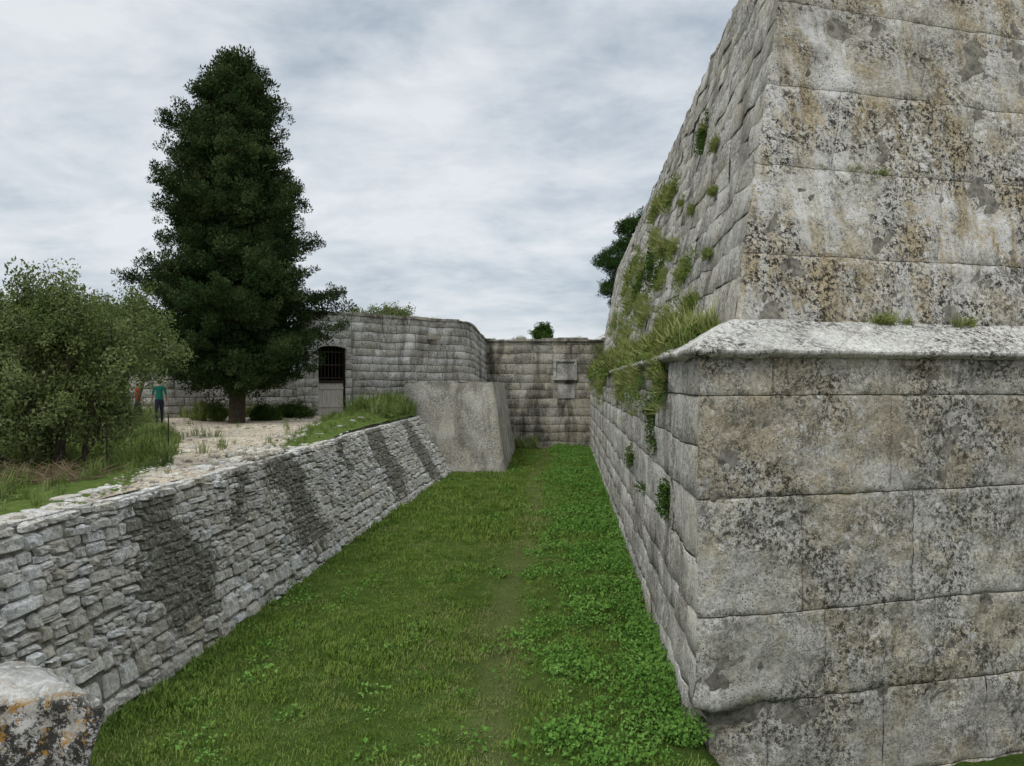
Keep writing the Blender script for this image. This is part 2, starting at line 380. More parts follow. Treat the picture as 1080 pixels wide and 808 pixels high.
def cordon(dirv,L,flip,nm,wa,wb):
    vs=[];fs=[];cols=[]
    s=0;first=True
    while s<L:
        e=min(L,s+U(wa,wb)); col=(R(),R(),0); pr=U(-.01,.01)
        k=max(3,int((e-s)/.1)); us=[s+(e-s)*i/k for i in range(k+1)]
        us=sorted(set(us+[s+.01,e-.01]))
        base=len(vs)
        for (Z,d) in prof:
            for u in us:
                fade=sm(0,.25,u)
                dd=d+chip(Z*2+H+1.3)*.5*math.exp(-u/.15)
                edge=(u-s<.005 and not first) or e-u<.005
                p=Pc(dd+(.02 if edge else 0)-pr*fade,H+Z-(.012 if edge else 0))+dirv*u
                q=(fr(p.x,p.y,p.z,1.8,3)*.016-(.06*max(0,fr(p.x,p.y,3,1.4,4)-.2) if Z<.5 else 0))*fade
                p.z+=q
                vs.append(p);cols.append(col)
        nu=len(us)
        for j in range(len(prof)-1):
            for i in range(nu-1):
                q=(base+j*nu+i,base+j*nu+i+1,base+(j+1)*nu+i+1,base+(j+1)*nu+i)
                fs.append(q if flip>0 else q[::-1])
        s=e;first=False
    mesh_obj(nm,vs,fs,[M_cap],col=cols,parent=bast,smooth=True)
cordon(vR,9,1,'cordon_front',1.8,3.0); cordon(uL,42,-1,'cordon_side',.8,1.8)
d=up(ZT)+.02; p=Pc(d,H+ZT-.02); a1=p+vR*9; a2=p+uL*42
mesh_obj('bastion_top',[p,a1,a1+uL*42,a2],[(0,1,2,3)],[M_bleft],col=[(.5,.5,0)]*4,parent=bast)
def quad(nm,pts,mat,par=None): return mesh_obj(nm,pts,[tuple(range(len(pts)))],[mat],col=[(.5,.5,0)]*len(pts),parent=par)
q0=Pc(0,-1)+vR*9; q1=Pc(0,H+.4)+vR*9; q2=Pc(.62,H+.78)+vR*9
quad('return_face',[q0,q0+uL*42,a1+uL*42,a1,q2,q1],M_bleft,bast)
q0=Pc(0,-1)+uL*41.9; q1=Pc(0,H+.4)+uL*41.9; q2=Pc(.62,H+.78)+uL*41.9
quad('back_face',[q0,q1,q2,a2,a2+vR*9,q0+vR*9],M_bleft,bast)

# ---------------------------------------------------------------- dry-stone wall
patches=[(11.7,1.0,.4,2.4,.2,1.0),(17.2,1.2,.4,2.7,.25,.8),(22,.5,1.6,2.7,0,.7),(26.5,1.2,.2,2.7,.15,.8),(32.0,1.3,0,2.8,.1,.8),(7.6,.6,1.0,2.1,0,.75),(14.2,.4,1.5,2.6,0,.6)]
def patch(y,z):
    b=0
    for c,w,z0,z1,sl,st in patches:
        c2=c+(1.3-z)*sl*1.2+.8*nz(y,z*2,c,.8)
        v=(1-sm(w*.4,w*1.35,abs(y-c2)))*sm(z0-.3,z0+.2,z)*(1-sm(z1-.1,z1+.3,z))
        b=max(b,v*st)
    return b
vs=[];fs=[];cols=[];mi=[]
def wallP(y,z,o):
    t=z/2.6; b=V((botX(y),y,z)); tt=V((topX(y),y,z)); p=b.lerp(tt,t); p.x+=o; return p
def dstone(y,z0,w,hh,pch):
    g=.005; col=(min(1,max(0,random.gauss(.6,.36))),R(),pch); blg=U(.015,.05)*(1-.6*pch); out=U(-.028,.028)*(1-.6*pch)
    base=len(vs); us=[0,.12,.38,.64,.88,1]; ws=[0,.2,.5,.8,1]; nu=6
    cj=[[U(-.024,.024) for _ in range(2)] for _ in range(4)]
    tilt=U(-.04,.04)
    for j,b_ in enumerate(ws):
        for i,a_ in enumerate(us):
            wt=[(1-a_)*(1-b_),a_*(1-b_),a_*b_,(1-a_)*b_]
            jy=sum(wt[q]*cj[q][0] for q in range(4))*1.6; jz=sum(wt[q]*cj[q][1] for q in range(4))*1.3
            yy=y+g+(w-2*g)*a_+jy; zc=z0+g/2+(hh-g)*b_+jz+tilt*(a_-.5)*w
            edge=i in(0,5) or j in(0,4)
            corner=i in(0,5) and j in(0,4)
            o=-.035 if edge else blg+U(-.012,.012)+.02*nz(yy,zc,y,7)
            if edge: yy+=U(-.008,.008); zc+=U(-.006,.006)
            if corner: yy+=(.018 if i==0 else -.018); zc+=(.014 if j==0 else -.014)
            vs.append(wallP(yy,zc,o+out)); cols.append(col)
    for j in range(4):
        for i in range(5):
            fs.append((base+j*nu+i,base+(j+1)*nu+i,base+(j+1)*nu+i+1,base+j*nu+i+1)[::-1]); mi.append(0)
z=-.12
while z<2.56:
    h=U(.15,.26) if z>.7 else U(.22,.36)
    if z+h>2.5: h=2.6-z
    y=2.5
    while y<36.2:
        w=U(.12,.42)*(1.3 if h>.24 else 1)
        if R()<.15: w*=1.5
        zb=z+.07*nz(y*.3,z,1)+.03*nz(y*1.1,z,6); ht=h+.004
        r=R()
        if h>.16 and r<.5:
            k=U(.35,.65); k1=U(.35,.65)
            if w>.28 and R()<.6:
                dstone(y,zb,w*k1,ht*k,patch(y,zb)); dstone(y+w*k1,zb,w*(1-k1),ht*k,patch(y+w*k1,zb))
            else: dstone(y,zb,w,ht*k,patch(y+w/2,zb))
            dstone(y,zb+ht*k,w,ht*(1-k),patch(y+w/2,zb+ht*k))
        else: dstone(y,zb,w,ht,patch(y+w/2,zb+ht/2))
        y+=w
    z+=h
base=len(vs)
ysw=list(np.arange(2,36.6,.5))
for yv in ysw:
    for zz_ in (-.4,.6,1.3,2.0,2.56): vs.append(wallP(yv,zz_,-.03)); cols.append((.5,.5,.0))
for i in range(len(ysw)-1):
    for j in range(4):
        k=base+i*5+j; fs.append((k,k+5,k+6,k+1)); mi.append(1)
def slab(cx,cy,z0,w,dp,hg,col):
    base=len(vs); n=8; ph=.39+U(-.15,.15); rr=[U(.92,1.1) for _ in range(n)]
    for lay,(sc2,zc) in enumerate([(1,-.08),(1,hg*.7),(.93,hg)]):
        for i in range(n):
            a=ph+6.283*i/n; ca,sa=math.cos(a),math.sin(a)
            ca=math.copysign(abs(ca)**.55,ca); sa=math.copysign(abs(sa)**.55,sa)
            vs.append(V((cx+ca*dp/2*rr[i]*sc2,cy+sa*w/2*rr[i]*sc2,z0+zc+U(-.008,.008)))); cols.append(col)
    for lay in range(2):
        for i in range(n): fs.append((base+lay*n+i,base+lay*n+(i+1)%n,base+(lay+1)*n+(i+1)%n,base+(lay+1)*n+i)); mi.append(0)
    fs.append(tuple(base+2*n+i for i in range(n))); mi.append(0)
for rowo,pk in ((-.13,1),(-.40,.9),(-.68,.5)):
    y=2.6
    while y<36:
        w=U(.2,.55)
        if R()<pk*(1 if y<16 or rowo>-.2 else .3):
            x=topX(y)+rowo+U(-.03,.03); zt=2.575 if rowo>-.5 else tz(x,y)-.02
            slab(x,y+w/2,zt,w*.98,U(.24,.32),U(.02,.05),(U(.3,1),R(),patch(y,2.5)*.4))
        y+=w
dry=mesh_obj('dry_stone_wall',vs,fs,[M_dry,M_mort],midx=mi,col=cols)

# ---------------------------------------------------------------- buttress & far walls
fort=empty('stone_fortress_wall')
def courses(z0,z1,h0,h1):
    r=[];z=z0
    while z<z1-.01:
        h=U(h0,h1)
        if z1-(z+h)<h0*.6: h=z1-z
        r.append((z,z+h)); z+=h
    return r
blk=empty('stone_buttress')
bt=[(-4.6,35.6,-5.1,36.0),(-.42,35.5,-1.05,36.2),(-.28,35.62,-.93,36.3),(.2,47.6,-.5,47.6)]
rows=26; vs=[];fs=[];cc=[]
colsx=[]
for k,(seg,n) in enumerate(((0,40),(1,3),(2,60))):
    for i in range(n+(1 if k==2 else 0)):
        t=i/n; a=bt[seg]; b=bt[seg+1]; colsx.append(tuple(a[q]+(b[q]-a[q])*t for q in range(4)))
for j in range(rows+1):
    t=-.08+1.08*j/rows
    for c4 in colsx:
        x=c4[0]+(c4[2]-c4[0])*t; y=c4[1]+(c4[3]-c4[1])*t; z=4.25*t
        q=.05*fr(x,y,z,.9,3)
        if j==rows: z+=.08*fr(x,y,0,1.5,3)
        vs.append(V((x+q,y-q,z))); cc.append((.5+.3*nz(x,y,z,.7),.5,0))
nc=len(colsx)
for j in range(rows):
    for i in range(nc-1): fs.append((j*nc+i,j*nc+i+1,(j+1)*nc+i+1,(j+1)*nc+i))
mesh_obj('buttress_body',vs,fs,[M_blk],col=cc,parent=blk,smooth=True)
quad('buttress_top',[(-5.1,36.0,4.24),(-1.06,36.22,4.24),(-.52,47.5,4.24),(-5,47.5,4.24)],M_blk,blk)
quad('buttress_left',[(-4.6,35.7,-.3),(-5.1,36.0,4.24),(-5,47.5,4.24),(-4.6,47.5,-.3)],M_blk,blk)

def pathsurf(P,batter=.03,topscale=None):
    P=[V((*p,0)) for p in P]; cum=[0]
    for a,b in zip(P,P[1:]): cum.append(cum[-1]+(b-a).length)
    def f(s,z):
        k=0
        while k<len(P)-2 and cum[k+1]<s: k+=1
        d=(P[k+1]-P[k]).normalized(); p=P[k]+d*(s-cum[k]); n=V((-d.y,d.x,0))
        p=p+n*batter*(z)
        zz=z
        if topscale: zz=z*topscale(s/cum[-1])
        p.z=zz; return p
    return f,cum[-1]
main=[(-8.05,38.4),(-3.0,42.75)]
for i in range(1,4):
    t=i/4; a=V((-3.0,42.75,0));c=V((-2.5,43.2,0));b=V((-2.38,43.8,0)); q=a*(1-t)**2+c*2*t*(1-t)+b*t*t; main.append((q.x,q.y))
main+=[(-2.38,43.8),(-1.5,49.9)]
tsf=lambda u:1-.085*sm(.55,1,u)+.003*math.sin(u*30)
f,L=pathsurf(main,.02,tsf)
KW=dict(cell=.3,bev=.02,amp=.04,gap=.006,depth=.03,proud=.016,wob=.03)
acc=A(); ashlar(f,0,L,courses(-.3,7.65,.34,.52),.5,1.2,acc=acc,**KW)
backing(f,0,L,-.3,7.6,acc,off=.05); finish('curtain_wall',acc,[M_far,M_mort],fort)
dirg=(V((-8.05,38.4,0))-V((-10.3,36.43,0))); Lg=dirg.length
g0=(-10.3,36.43)
GA,GB=1.1,2.68
f,L=pathsurf([g0,(-8.05,38.4)],.02)
acc=A(); ashlar(f,0,Lg,courses(6.05,7.68,.34,.5),.5,1.1,acc=acc,**KW); backing(f,0,Lg,6.05,7.6,acc,off=.05,ns=4)
ashlar(f,0,GA+.05,courses(2.4,6.05,.34,.5),.5,.6,acc=acc,**KW); backing(f,0,GA+.05,2.4,6.05,acc,off=.05,ns=4)
ashlar(f,GB-.05,Lg,courses(2.4,6.05,.34,.5),.6,.7,acc=acc,**KW); backing(f,GB-.05,Lg,2.4,6.05,acc,off=.05,ns=4)
finish('gate_bay_wall',acc,[M_far,M_mort],fort)
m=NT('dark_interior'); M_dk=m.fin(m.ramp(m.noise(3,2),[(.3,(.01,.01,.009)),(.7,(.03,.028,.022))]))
m=NT('iron'); M_iron=m.fin(m.ramp(m.noise(30,2),[(.3,(.02,.02,.02)),(.7,(.05,.035,.025))]),rough=.6,metal=.5)
m=NT('weathered_door'); M_door=m.fin(m.ramp(m.noise(3,4,.7,vec=m.vscale(m.pos,(3,3,.6))),[(.3,(.34,.31,.26)),(.7,(.50,.47,.41))]),m.bump(m.noise(12),.5,.02))
dg=dirg.normalized(); ng_=V((-dg.y,dg.x,0))
def G(s,d,z):
    p=V((*g0,0))+dg*s+ng_*d; p.z=z; return p
def boxp(vs,fs,s0,s1,d0,d1,z0,z1):
    k=len(vs)
    for s_,d_ in ((s0,d0),(s1,d0),(s1,d1),(s0,d1)): vs.append(G(s_,d_,z0))
    for s_,d_ in ((s0,d0),(s1,d0),(s1,d1),(s0,d1)): vs.append(G(s_,d_,z1))
    for q in [(0,1,5,4),(1,2,6,5),(2,3,7,6),(3,0,4,7),(4,5,6,7),(3,2,1,0)]: fs.append(tuple(k+i for i in q))
vs=[];fs=[]
a,b=GA,GB; GW=b-a
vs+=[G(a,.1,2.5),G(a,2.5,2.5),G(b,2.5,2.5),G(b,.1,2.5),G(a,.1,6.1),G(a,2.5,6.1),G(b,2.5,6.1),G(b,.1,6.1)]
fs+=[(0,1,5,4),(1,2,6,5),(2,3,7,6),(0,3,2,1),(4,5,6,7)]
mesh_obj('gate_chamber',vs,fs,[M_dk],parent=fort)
gate=empty('barred_gate')
vs=[];fs=[]
for i in range(8): s_=a+GW*(i+.5)/8; boxp(vs,fs,s_-.02,s_+.02,.30,.34,4.4,6.0)
for zz_ in (4.45,5.1,5.75): boxp(vs,fs,a,b,.28,.33,zz_-.03,zz_+.03)
boxp(vs,fs,a,a+.08,.2,.42,2.55,6.04); boxp(vs,fs,b-.08,b,.2,.42,2.55,6.04); boxp(vs,fs,a+.08,b-.08,.2,.36,4.2,4.34)
mesh_obj('bars',vs,fs,[M_iron],parent=gate)
vs=[];fs=[]
for i in range(6):
    s_=a+.1+i*(GW-.2)/6; boxp(vs,fs,s_,s_+(GW-.2)/6-.012,.24,.30+.01*(i%2),2.6,4.19)
boxp(vs,fs,a+.1,b-.1,.21,.235,3.0,3.1); boxp(vs,fs,a+.1,b-.1,.21,.235,3.9,4.0)
mesh_obj('door_leaf',vs,fs,[M_door],parent=gate)
vs=[];fs=[]
for side in (0,1):
    for i in range(8):
        u0=i/8;u1=(i+1)/8
        z0=5.88+.17*math.sqrt(max(0,1-(1-u0)**2)); z1=5.88+.17*math.sqrt(max(0,1-(1-u1)**2))
        s0_=a+GW/2*u0 if side==0 else b-GW/2*u0; s1_=a+GW/2*u1 if side==0 else b-GW/2*u1
        k=len(vs); vs+=[G(s0_,.06,z0),G(s1_,.06,z1),G(s1_,.06,6.12),G(s0_,.06,6.12),G(s0_,.3,z0),G(s1_,.3,z1)]
        fs+=[(k,k+1,k+2,k+3),(k,k+1,k+5,k+4)]
mesh_obj('gate_arch',vs,fs,[M_far],col=[(.6,.5,0)]*len(vs),parent=fort)
f,L=pathsurf(main,.02,tsf)
def coping(nm,f,L,z,par,mat):
    vs=[];fs=[];cc=[];s=0
    while s<L-.2:
        e=min(L,s+U(.6,1.2)); hh=U(.06,.15)
        for (u_) in (s+.01,e-.01):
            p=f(u_,z); n=(f(u_+.05,z)-p).cross(V((0,0,1))).normalized()
            for o_,z_ in ((.05,-.02),(.05,hh),(-.7,hh),(-.7,-.02)): vs.append(p+n*o_+V((0,0,z_))); cc.append((R(),.5,0))
        k=len(vs)-8
        for q in [(0,4,5,1),(1,5,6,2),(2,6,7,3),(0,1,2,3),(4,7,6,5)]: fs.append(tuple(k+i for i in q))
        s=e
    mesh_obj(nm,vs,fs,[mat],col=cc,parent=par)
coping('coping',f,L,7.65,fort,M_fard)
vs=[]
p=f(4.9,6.6)
for (sx,zx) in ((-.35,0),(.35,0),(.35,.28),(-.35,.28)):
    vs.append(p+V((sx*.75,sx*.65,zx)));vs.append(p+V((sx*.75+.28,sx*.65-.35,zx)))
fs=[(1,3,5,7),(0,1,3,2),(2,3,5,4),(4,5,7,6),(6,7,1,0)]
mesh_obj('drain_spout',vs,fs,[M_fard],col=[(.2,.5,0)]*8,parent=fort)
fg,Lgg=pathsurf([g0,(-8.05,38.4)],.02); coping('gate_coping',fg,Lgg-.02,7.66,fort,M_fard)
f,L=pathsurf([(-2.4,49.6),(6.9,49.6)],.02)
acc=A(); ashlar(f,0,L,courses(-.3,6.95,.42,.7),.7,1.6,cell=.3,bev=.02,amp=.06,gap=.005,depth=.026,proud=.014,acc=acc,wob=.05)
backing(f,0,L,-.3,6.9,acc,off=.05); finish('end_wall',acc,[M_fard,M_mort],fort)
def bx(vs,fs,x0,x1,y0,y1,z0,z1):
    k=len(vs); vs+=[(x0,y0,z0),(x1,y0,z0),(x1,y1,z0),(x0,y1,z0),(x0,y0,z1),(x1,y0,z1),(x1,y1,z1),(x0,y1,z1)]
    for q in [(0,1,5,4),(1,2,6,5),(2,3,7,6),(3,0,4,7),(4,5,6,7),(3,2,1,0)]: fs.append(tuple(k+i for i in q))
vs=[];fs=[]
for q in [(2.7,4.25,49.5,49.8,4.4,4.53),(2.7,4.25,49.5,49.8,5.6,5.75),(2.7,2.87,49.52,49.8,4.53,5.6),(4.08,4.25,49.52,49.8,4.53,5.6),(2.87,4.08,49.62,49.8,4.53,5.6),(3.0,4.1,49.6,49.8,3.2,4.1)]: bx(vs,fs,*q)
mesh_obj('wall_panel',vs,fs,[M_far],col=[(.7,.5,0)]*len(vs),parent=fort)
vs=[];fs=[];x=-2.3
while x<6.9:
    w=U(.6,1.3); bx(vs,fs,x,x+w-.02,49.62,50.4,6.93,7.02+U(0,.16)); x+=w
mesh_obj('end_coping',vs,fs,[M_fard],col=[(R(),.5,0) for _ in vs],parent=fort)
quad('fort_mass_top',[(-10.3,36.7,7.5),(-8,38.7,7.5),(-3.4,42.9,7.5),(-2.5,44.6,7.3),(-1.7,49.8,6.9),(-1.7,52,6.9),(-14,52,7.5)],M_fard,fort)
quad('fort_mass_side',[(-10.32,36.5,2.4),(-10.32,36.7,7.6),(-14,52,7.5),(-14,52,2.4)],M_far,fort)
low_w=empty('stone_boundary_wall')
f,L=pathsurf([(-26,31.8),(-10.3,36.45)],.02)
acc=A(); ashlar(f,0,L,courses(2.4,4.75,.34,.5),.5,1.1,acc=acc,**KW)
backing(f,0,L,2.4,4.72,acc,off=.05); finish('wall_face',acc,[M_far,M_mort],low_w)
quad('wall_top',[(-26,31.8,4.74),(-10.3,36.45,4.74),(-10.5,37.2,4.74),(-26.2,32.6,4.74)],M_fard,low_w)
vs=[(6.5,62,2.5),(14,62,2.5),(14,70,2.5),(6.5,70,2.5),(6.5,62,7.6),(14,62,7.6),(14,70,7.6),(6.5,70,7.6),(8.2,66,8.6),(12.3,66,8.6)]
mesh_obj('distant_stone_building',vs,[(0,1,5,4),(1,2,6,5),(2,3,7,6),(3,0,4,7),(4,5,9,8),(5,6,9),(6,7,8,9),(7,4,8)],[M_far],col=[(.8,.3,0)]*10)

# ---------------------------------------------------------------- foreground parapet stone
def rough_block(name,x0,x1,y0,y1,z0,z1,mat,skew=0):
    vs=[];fs=[];cols=[]
    def face(o,a,b,na,nb):
        k=len(vs)
        for j in range(nb+1):
            for i in range(na+1):
                p=V(o)+V(a)*(i/na)+V(b)*(j/nb)
                c=V(((x0+x1)/2,(y0+y1)/2,(z0+z1)/2))
                q=p.copy(); rr=.07
                ex=[min(p.x-x0,x1-p.x),min(p.y-y0,y1-p.y),min(p.z-z0,z1-p.z)]
                near=sorted(ex)
                t=max(0,1-near[1]/rr)
                dirv=V((math.copysign(1,c.x-p.x)*(1 if ex[0]<rr else 0),math.copysign(1,c.y-p.y)*(1 if ex[1]<rr else 0),math.copysign(1,c.z-p.z)*(1 if ex[2]<rr else 0)))
                q+=dirv*.018*t*t
                q.x+=skew*(y1-p.y)*sm(x0,x1,p.x)
                q.z-=.06*sm(-.2,.05,p.x-x1)*(1 if p.z>z1-.3 else 0)
                n3=V((fr(p.x,p.y,p.z,3,5),fr(p.x+9,p.y,p.z,3,5),fr(p.x,p.y+9,p.z,3,5)))
                q+=n3*.05
                vs.append(q);cols.append((.5+.4*nz(p.x,p.y,p.z,1.2),.6,0))
        for j in range(nb):
            for i in range(na):
                fs.append((k+j*(na+1)+i,k+j*(na+1)+i+1,k+(j+1)*(na+1)+i+1,k+(j+1)*(na+1)+i))
    dx,dy,dz=x1-x0,y1-y0,z1-z0; nx_=int(dx/.02);ny=max(2,int(dy/.02));nz_=int(dz/.02)
    face((x0,y0,z0),(dx,0,0),(0,0,dz),nx_,nz_); face((x0,y1,z0),(dx,0,0),(0,0,dz),nx_,nz_)
    face((x1,y0,z0),(0,dy,0),(0,0,dz),ny,nz_); face((x0,y0,z0),(0,dy,0),(0,0,dz),ny,nz_)
    face((x0,y0,z1),(dx,0,0),(0,dy,0),nx_,ny)
    return mesh_obj(name,vs,fs,[mat],col=cols,smooth=True)
m=NT('orange_lichen_stone')
b_=m.ramp(m.noise(4,5,.85),[(.35,(.25,.24,.21)),(.5,(.46,.445,.40)),(.62,(.62,.60,.56))])
geo=m.n('ShaderNodeNewGeometry'); sx=m.n('ShaderNodeSeparateXYZ'); m.l(geo.outputs['Normal'],sx.inputs[0])
side=m.ramp(sx.outputs[2],[(.3,1.0),(.75,.3)])
b_=m.mix(m.math('MULTIPLY',m.ramp(m.noise(14,5,.88),[(.45,0.0),(.51,.95)]),side),b_,(.035,.033,.028))
b_=m.mix(m.math('MULTIPLY',m.ramp(m.noise(13,5,.85,dist=.5),[(.57,0.0),(.60,.9)]),side),b_,(.42,.24,.06))
b_=m.mix(m.ramp(m.noise(22,5,.88,dist=.3),[(.58,0.0),(.60,.9)]),b_,(.62,.62,.59))
M_orl=m.fin(b_,m.bump(m.noise(35,5,.85),1.0,.025))
rough_block('stone_parapet',-3.6,-1.80,2.76,3.12,1.2,3.06,M_orl,skew=.75)

# ---------------------------------------------------------------- vegetation
def ladd(lst,x,y,z,s,tilt=.15): lst.append((x,y,z,s,U(-tilt,tilt),U(-tilt,tilt),U(0,6.28)))
gp=[];cp=[];tpd=[]
y=6.5
while y<49.4:
    dens=42 if y<14 else (28 if y<22 else 16)
    x0=botX(min(y,36.5)) if y<36 else -.4+(y-36)*.03
    x1=2.1+.0724*(y-8.7)+.1 if y>8.7 else 6
    if y>35.5: x0=-.5+.05*(y-35.5)
    n=int(dens*(x1-x0)*.25)
    for i in range(n):
        x=U(x0,x1);yy=y+U(0,.25)
        cx=trail(yy); lush=sm(.0,.9,(x-cx)+.9*fr(x,yy,3,.6,3))
        if yy<9 and x>2.5: lush=.5
        s=U(.75,1.3)*(1 if y<20 else 1.5)*(1+.45*fr(x,yy,8,.8,2))
        tr=math.exp(-((x-cx+.2*nz(x,yy,0,.6))/.36)**2)
        pat=sm(.0,.4,fr(x,yy,21,.5,3))*.5*(1-lush)
        if R()<tr*.45+pat: ladd(tpd,x,yy,gz(x,yy)-.003,s*.9)
        elif lush<.5 or R()<.45: ladd(gp,x,yy,gz(x,yy)-.005,s*(1-.35*tr)*(1.2 if x<x0+.4 else 1))
        if R()<lush*.8 or (R()<.04):
            pf=sm(-.35,.4,fr(x,yy,11,.8,4)+U(-.15,.15))
            if R()<.4+.6*pf: ladd(cp,x,yy,gz(x,yy)+.03+.07*pf,U(.55,1.05)*(1+.6*pf)*(1 if y<20 else 1.3),.3)
    y+=.25
for i in range(420):
    y=8.8+38*R()**1.6; x=2.1+.0724*(y-8.7)-abs(random.gauss(.05,.28)); ladd(cp,x,y,gz(x,y)+U(.02,.2),U(.8,1.4),.4)
scatter('lawn_grass',gp,C_grass); scatter('clover_plants',cp,C_clov); scatter('trodden_grass',tpd,C_trod)
tp=[];pb=[]
for i in range(8500):
    y=U(7.5,33); x=U(-22,topX(y)-.25)
    if x<-.75*y-1.5: continue
    if pathmask(x,y)>.35 and R()>.02: continue
    s=U(.35,.9)*(.7+.8*max(0,fr(x,y,2,.5,3)+.2))
    if y>15 and x>float(np.interp(y,PRY,PRX))-.2:
        if R()<.25: continue
        s*=.6+.9*sm(24,34,y)
    else:
        if R()<.25 : continue
        s*=1.15
    if x>topX(y)-1.2 and y<14:
        if R()<.5: continue
        s*=.55
    ladd(tp,x,y,tz(x,y),s,.2)
for i in range(2800):
    y=8+26*R()**1.4; x=float(np.interp(y,PRY,PRX))-R()**1.5*(float(np.interp(y,PRY,PRX))-float(np.interp(y,PLY,PLX))+.6)+.3
    if x>topX(y)-.15: continue
    ladd(pb,x,y,tz(x,y),U(.012,.045)*(2.2 if R()<.1 else 1),.4)
for i in range(240):
    y=random.gauss(16.3,.9); x=float(np.interp(y,PRY,PRX))+random.gauss(-.1,.3)
    if x<topX(y)-.1: ladd(pb,x,y,tz(x,y)+U(0,.06),U(.03,.12),.5)
scatter('verge_weeds',tp,C_tall); scatter('loose_stones',pb,C_peb)
tp=[]
for i in range(420):
    y=30+7*R(); x=topX(y)-.3-2.6*R()
    ladd(tp,x,y,tz(x,y)+.1*R(),U(.9,2.0)*(.5 if x<-6.4 else 1),.3)
for i in range(260):
    t=R(); x=-20+9.0*t; y=33.4+.29*(x+21)-.3-1.2*R()**2
    if -16<x<-13 and R()<.7: continue
    ladd(tp,x,y,tz(x,y)+.1,U(.8,1.6),.3)
scatter('tall_weeds',tp,C_tall)
wp=[];iv=[]
def side_pt(Y,Z,upper):
    f=UL if upper else LL
    d=(up(Z) if upper else low(Z)); s=(Y-8.7-1.345*d)/.9974
    return f(max(.05,s),Z+H)
for i in range(3000):
    y=10.3+36*R()**1.35
    k=fr(y,0,4,.28,3)
    if R()>.65+1.6*k and not(11.8<y<21): continue
    if y<12.0 and R()>.4: continue
    dd=U(.05,.66); p=Pc(dd,0)+uL*((y-8.7-1.345*dd)); z=H+.45+.55*dd
    wp.append((p.x,p.y,z,U(.5,1.5)*(1 if y<22 else 1.6),U(-.2,.5),U(-.7,.1),U(-.6,.6)))
for i in range(760):
    y=11.5+33*R()**1.2
    if fr(y,0,14,.4,3)<-.05: continue
    Z=.35-abs(random.gauss(0,.45)); p=side_pt(y,Z,False)
    wp.append((p.x-.06,p.y,p.z,U(.35,1.0),U(-.3,.3),U(-1.6,-.5),U(-.6,.6)))
CL=[(16.6,5.5,.14),(21,5.2,.4),(24,4.4,.5),(19,2.6,.4),(15.2,2.2,.3),(28,4,.7),(32,5,.8),(22,2,.6),(36,4.5,1.0),(29,1.8,.8),(13.3,1.35,.3),(40,3,1.0),(18,4.3,.15),(26,5.9,.3),(17,1.4,.6),(20.5,3.6,.3),(33,2.5,.8),(14.6,1.2,.5),(15.8,3.6,.12),(13.2,3.3,.08),(14.2,4.4,.1),(12.4,2.1,.08),(18,3.1,.3),(25,2.6,.6),(23,5.6,.3),(30,3.2,.7)]
for i in range(900):
    c=CL[random.randrange(len(CL))]
    y=random.gauss(c[0],c[2]*1.3); Z=min(6.9,max(.9,random.gauss(c[1],c[2]*.4))); p=side_pt(y,Z,True)
    wp.append((p.x-.05,p.y,p.z,U(.35,.9)*(.6 if c[2]<.16 else 1)*(1 if y<20 else 1.5),U(-.3,.3),U(-1.3,-.4),U(-.6,.6)))
for (s,Z,n,sc_) in [(2.25,.80,16,.5),(2.6,.78,6,.35),(1.55,2.92,4,.3),(1.95,2.9,8,.35),(1.0,2.92,3,.22),(3.6,.8,12,.5)]:
    for i in range(n):
        ss=s+random.gauss(0,.09); p=UR(ss,H+Z+U(-.02,.06)); wp.append((p.x,p.y-.04,p.z,sc_*U(.6,1.2),U(.4,1.1),U(-.3,.3),U(-.5,.5)))
scatter('wall_plants',wp,C_wallg,)
for (y,Z,r,n) in [(11.1,-1.7,.15,26),(13.2,-.5,.18,22),(12.9,-.95,.1,8),(17.2,-1.7,.3,16),(16.6,5.45,.22,26),(16.3,5.15,.12,6),(20,2.9,.3,16),(23.5,3.6,.4,22),(27,3.4,.5,22),(33,4.6,.5,20),(14.4,-2.0,.1,5)]:
    for i in range(n):
        z_=random.gauss(Z,r*.8); p=side_pt(random.gauss(y,r*.5),z_,Z>.8); iv.append((p.x-U(0,.12),p.y,p.z,U(.35,.8)*(1 if y<18 else 1.8),U(0,6),U(0,6),U(0,6)))
scatter('ivy_plants',iv,C_ivy)
fp=[]
for i in range(260):
    x=U(-1.5,6.8); fp.append((x,49.8+U(0,.5),7.0,U(.2,.7)*(.5+1.2*max(0,fr(x,0,0,.8,2)+.3)),0,0,U(0,6)))
for i in range(120):
    t=R(); fp.append((-8+4.4*t-.2,38.5+3.9*t+.3,7.7,U(.2,.5),0,0,U(0,6)))
for i in range(70):
    fp.append((U(5.2,6.8),49.3-U(0,.3),U(3.0,6.6),U(.6,1.5),U(-.5,.5),U(-.5,.5),U(0,6)))
for i in range(60):
    fp.append((U(-.3,1.6),47.5+U(0,1.8),U(0.1,.5),U(.6,1.4),0,0,U(0,6)))
scatter('fort_plants',fp,C_tall)

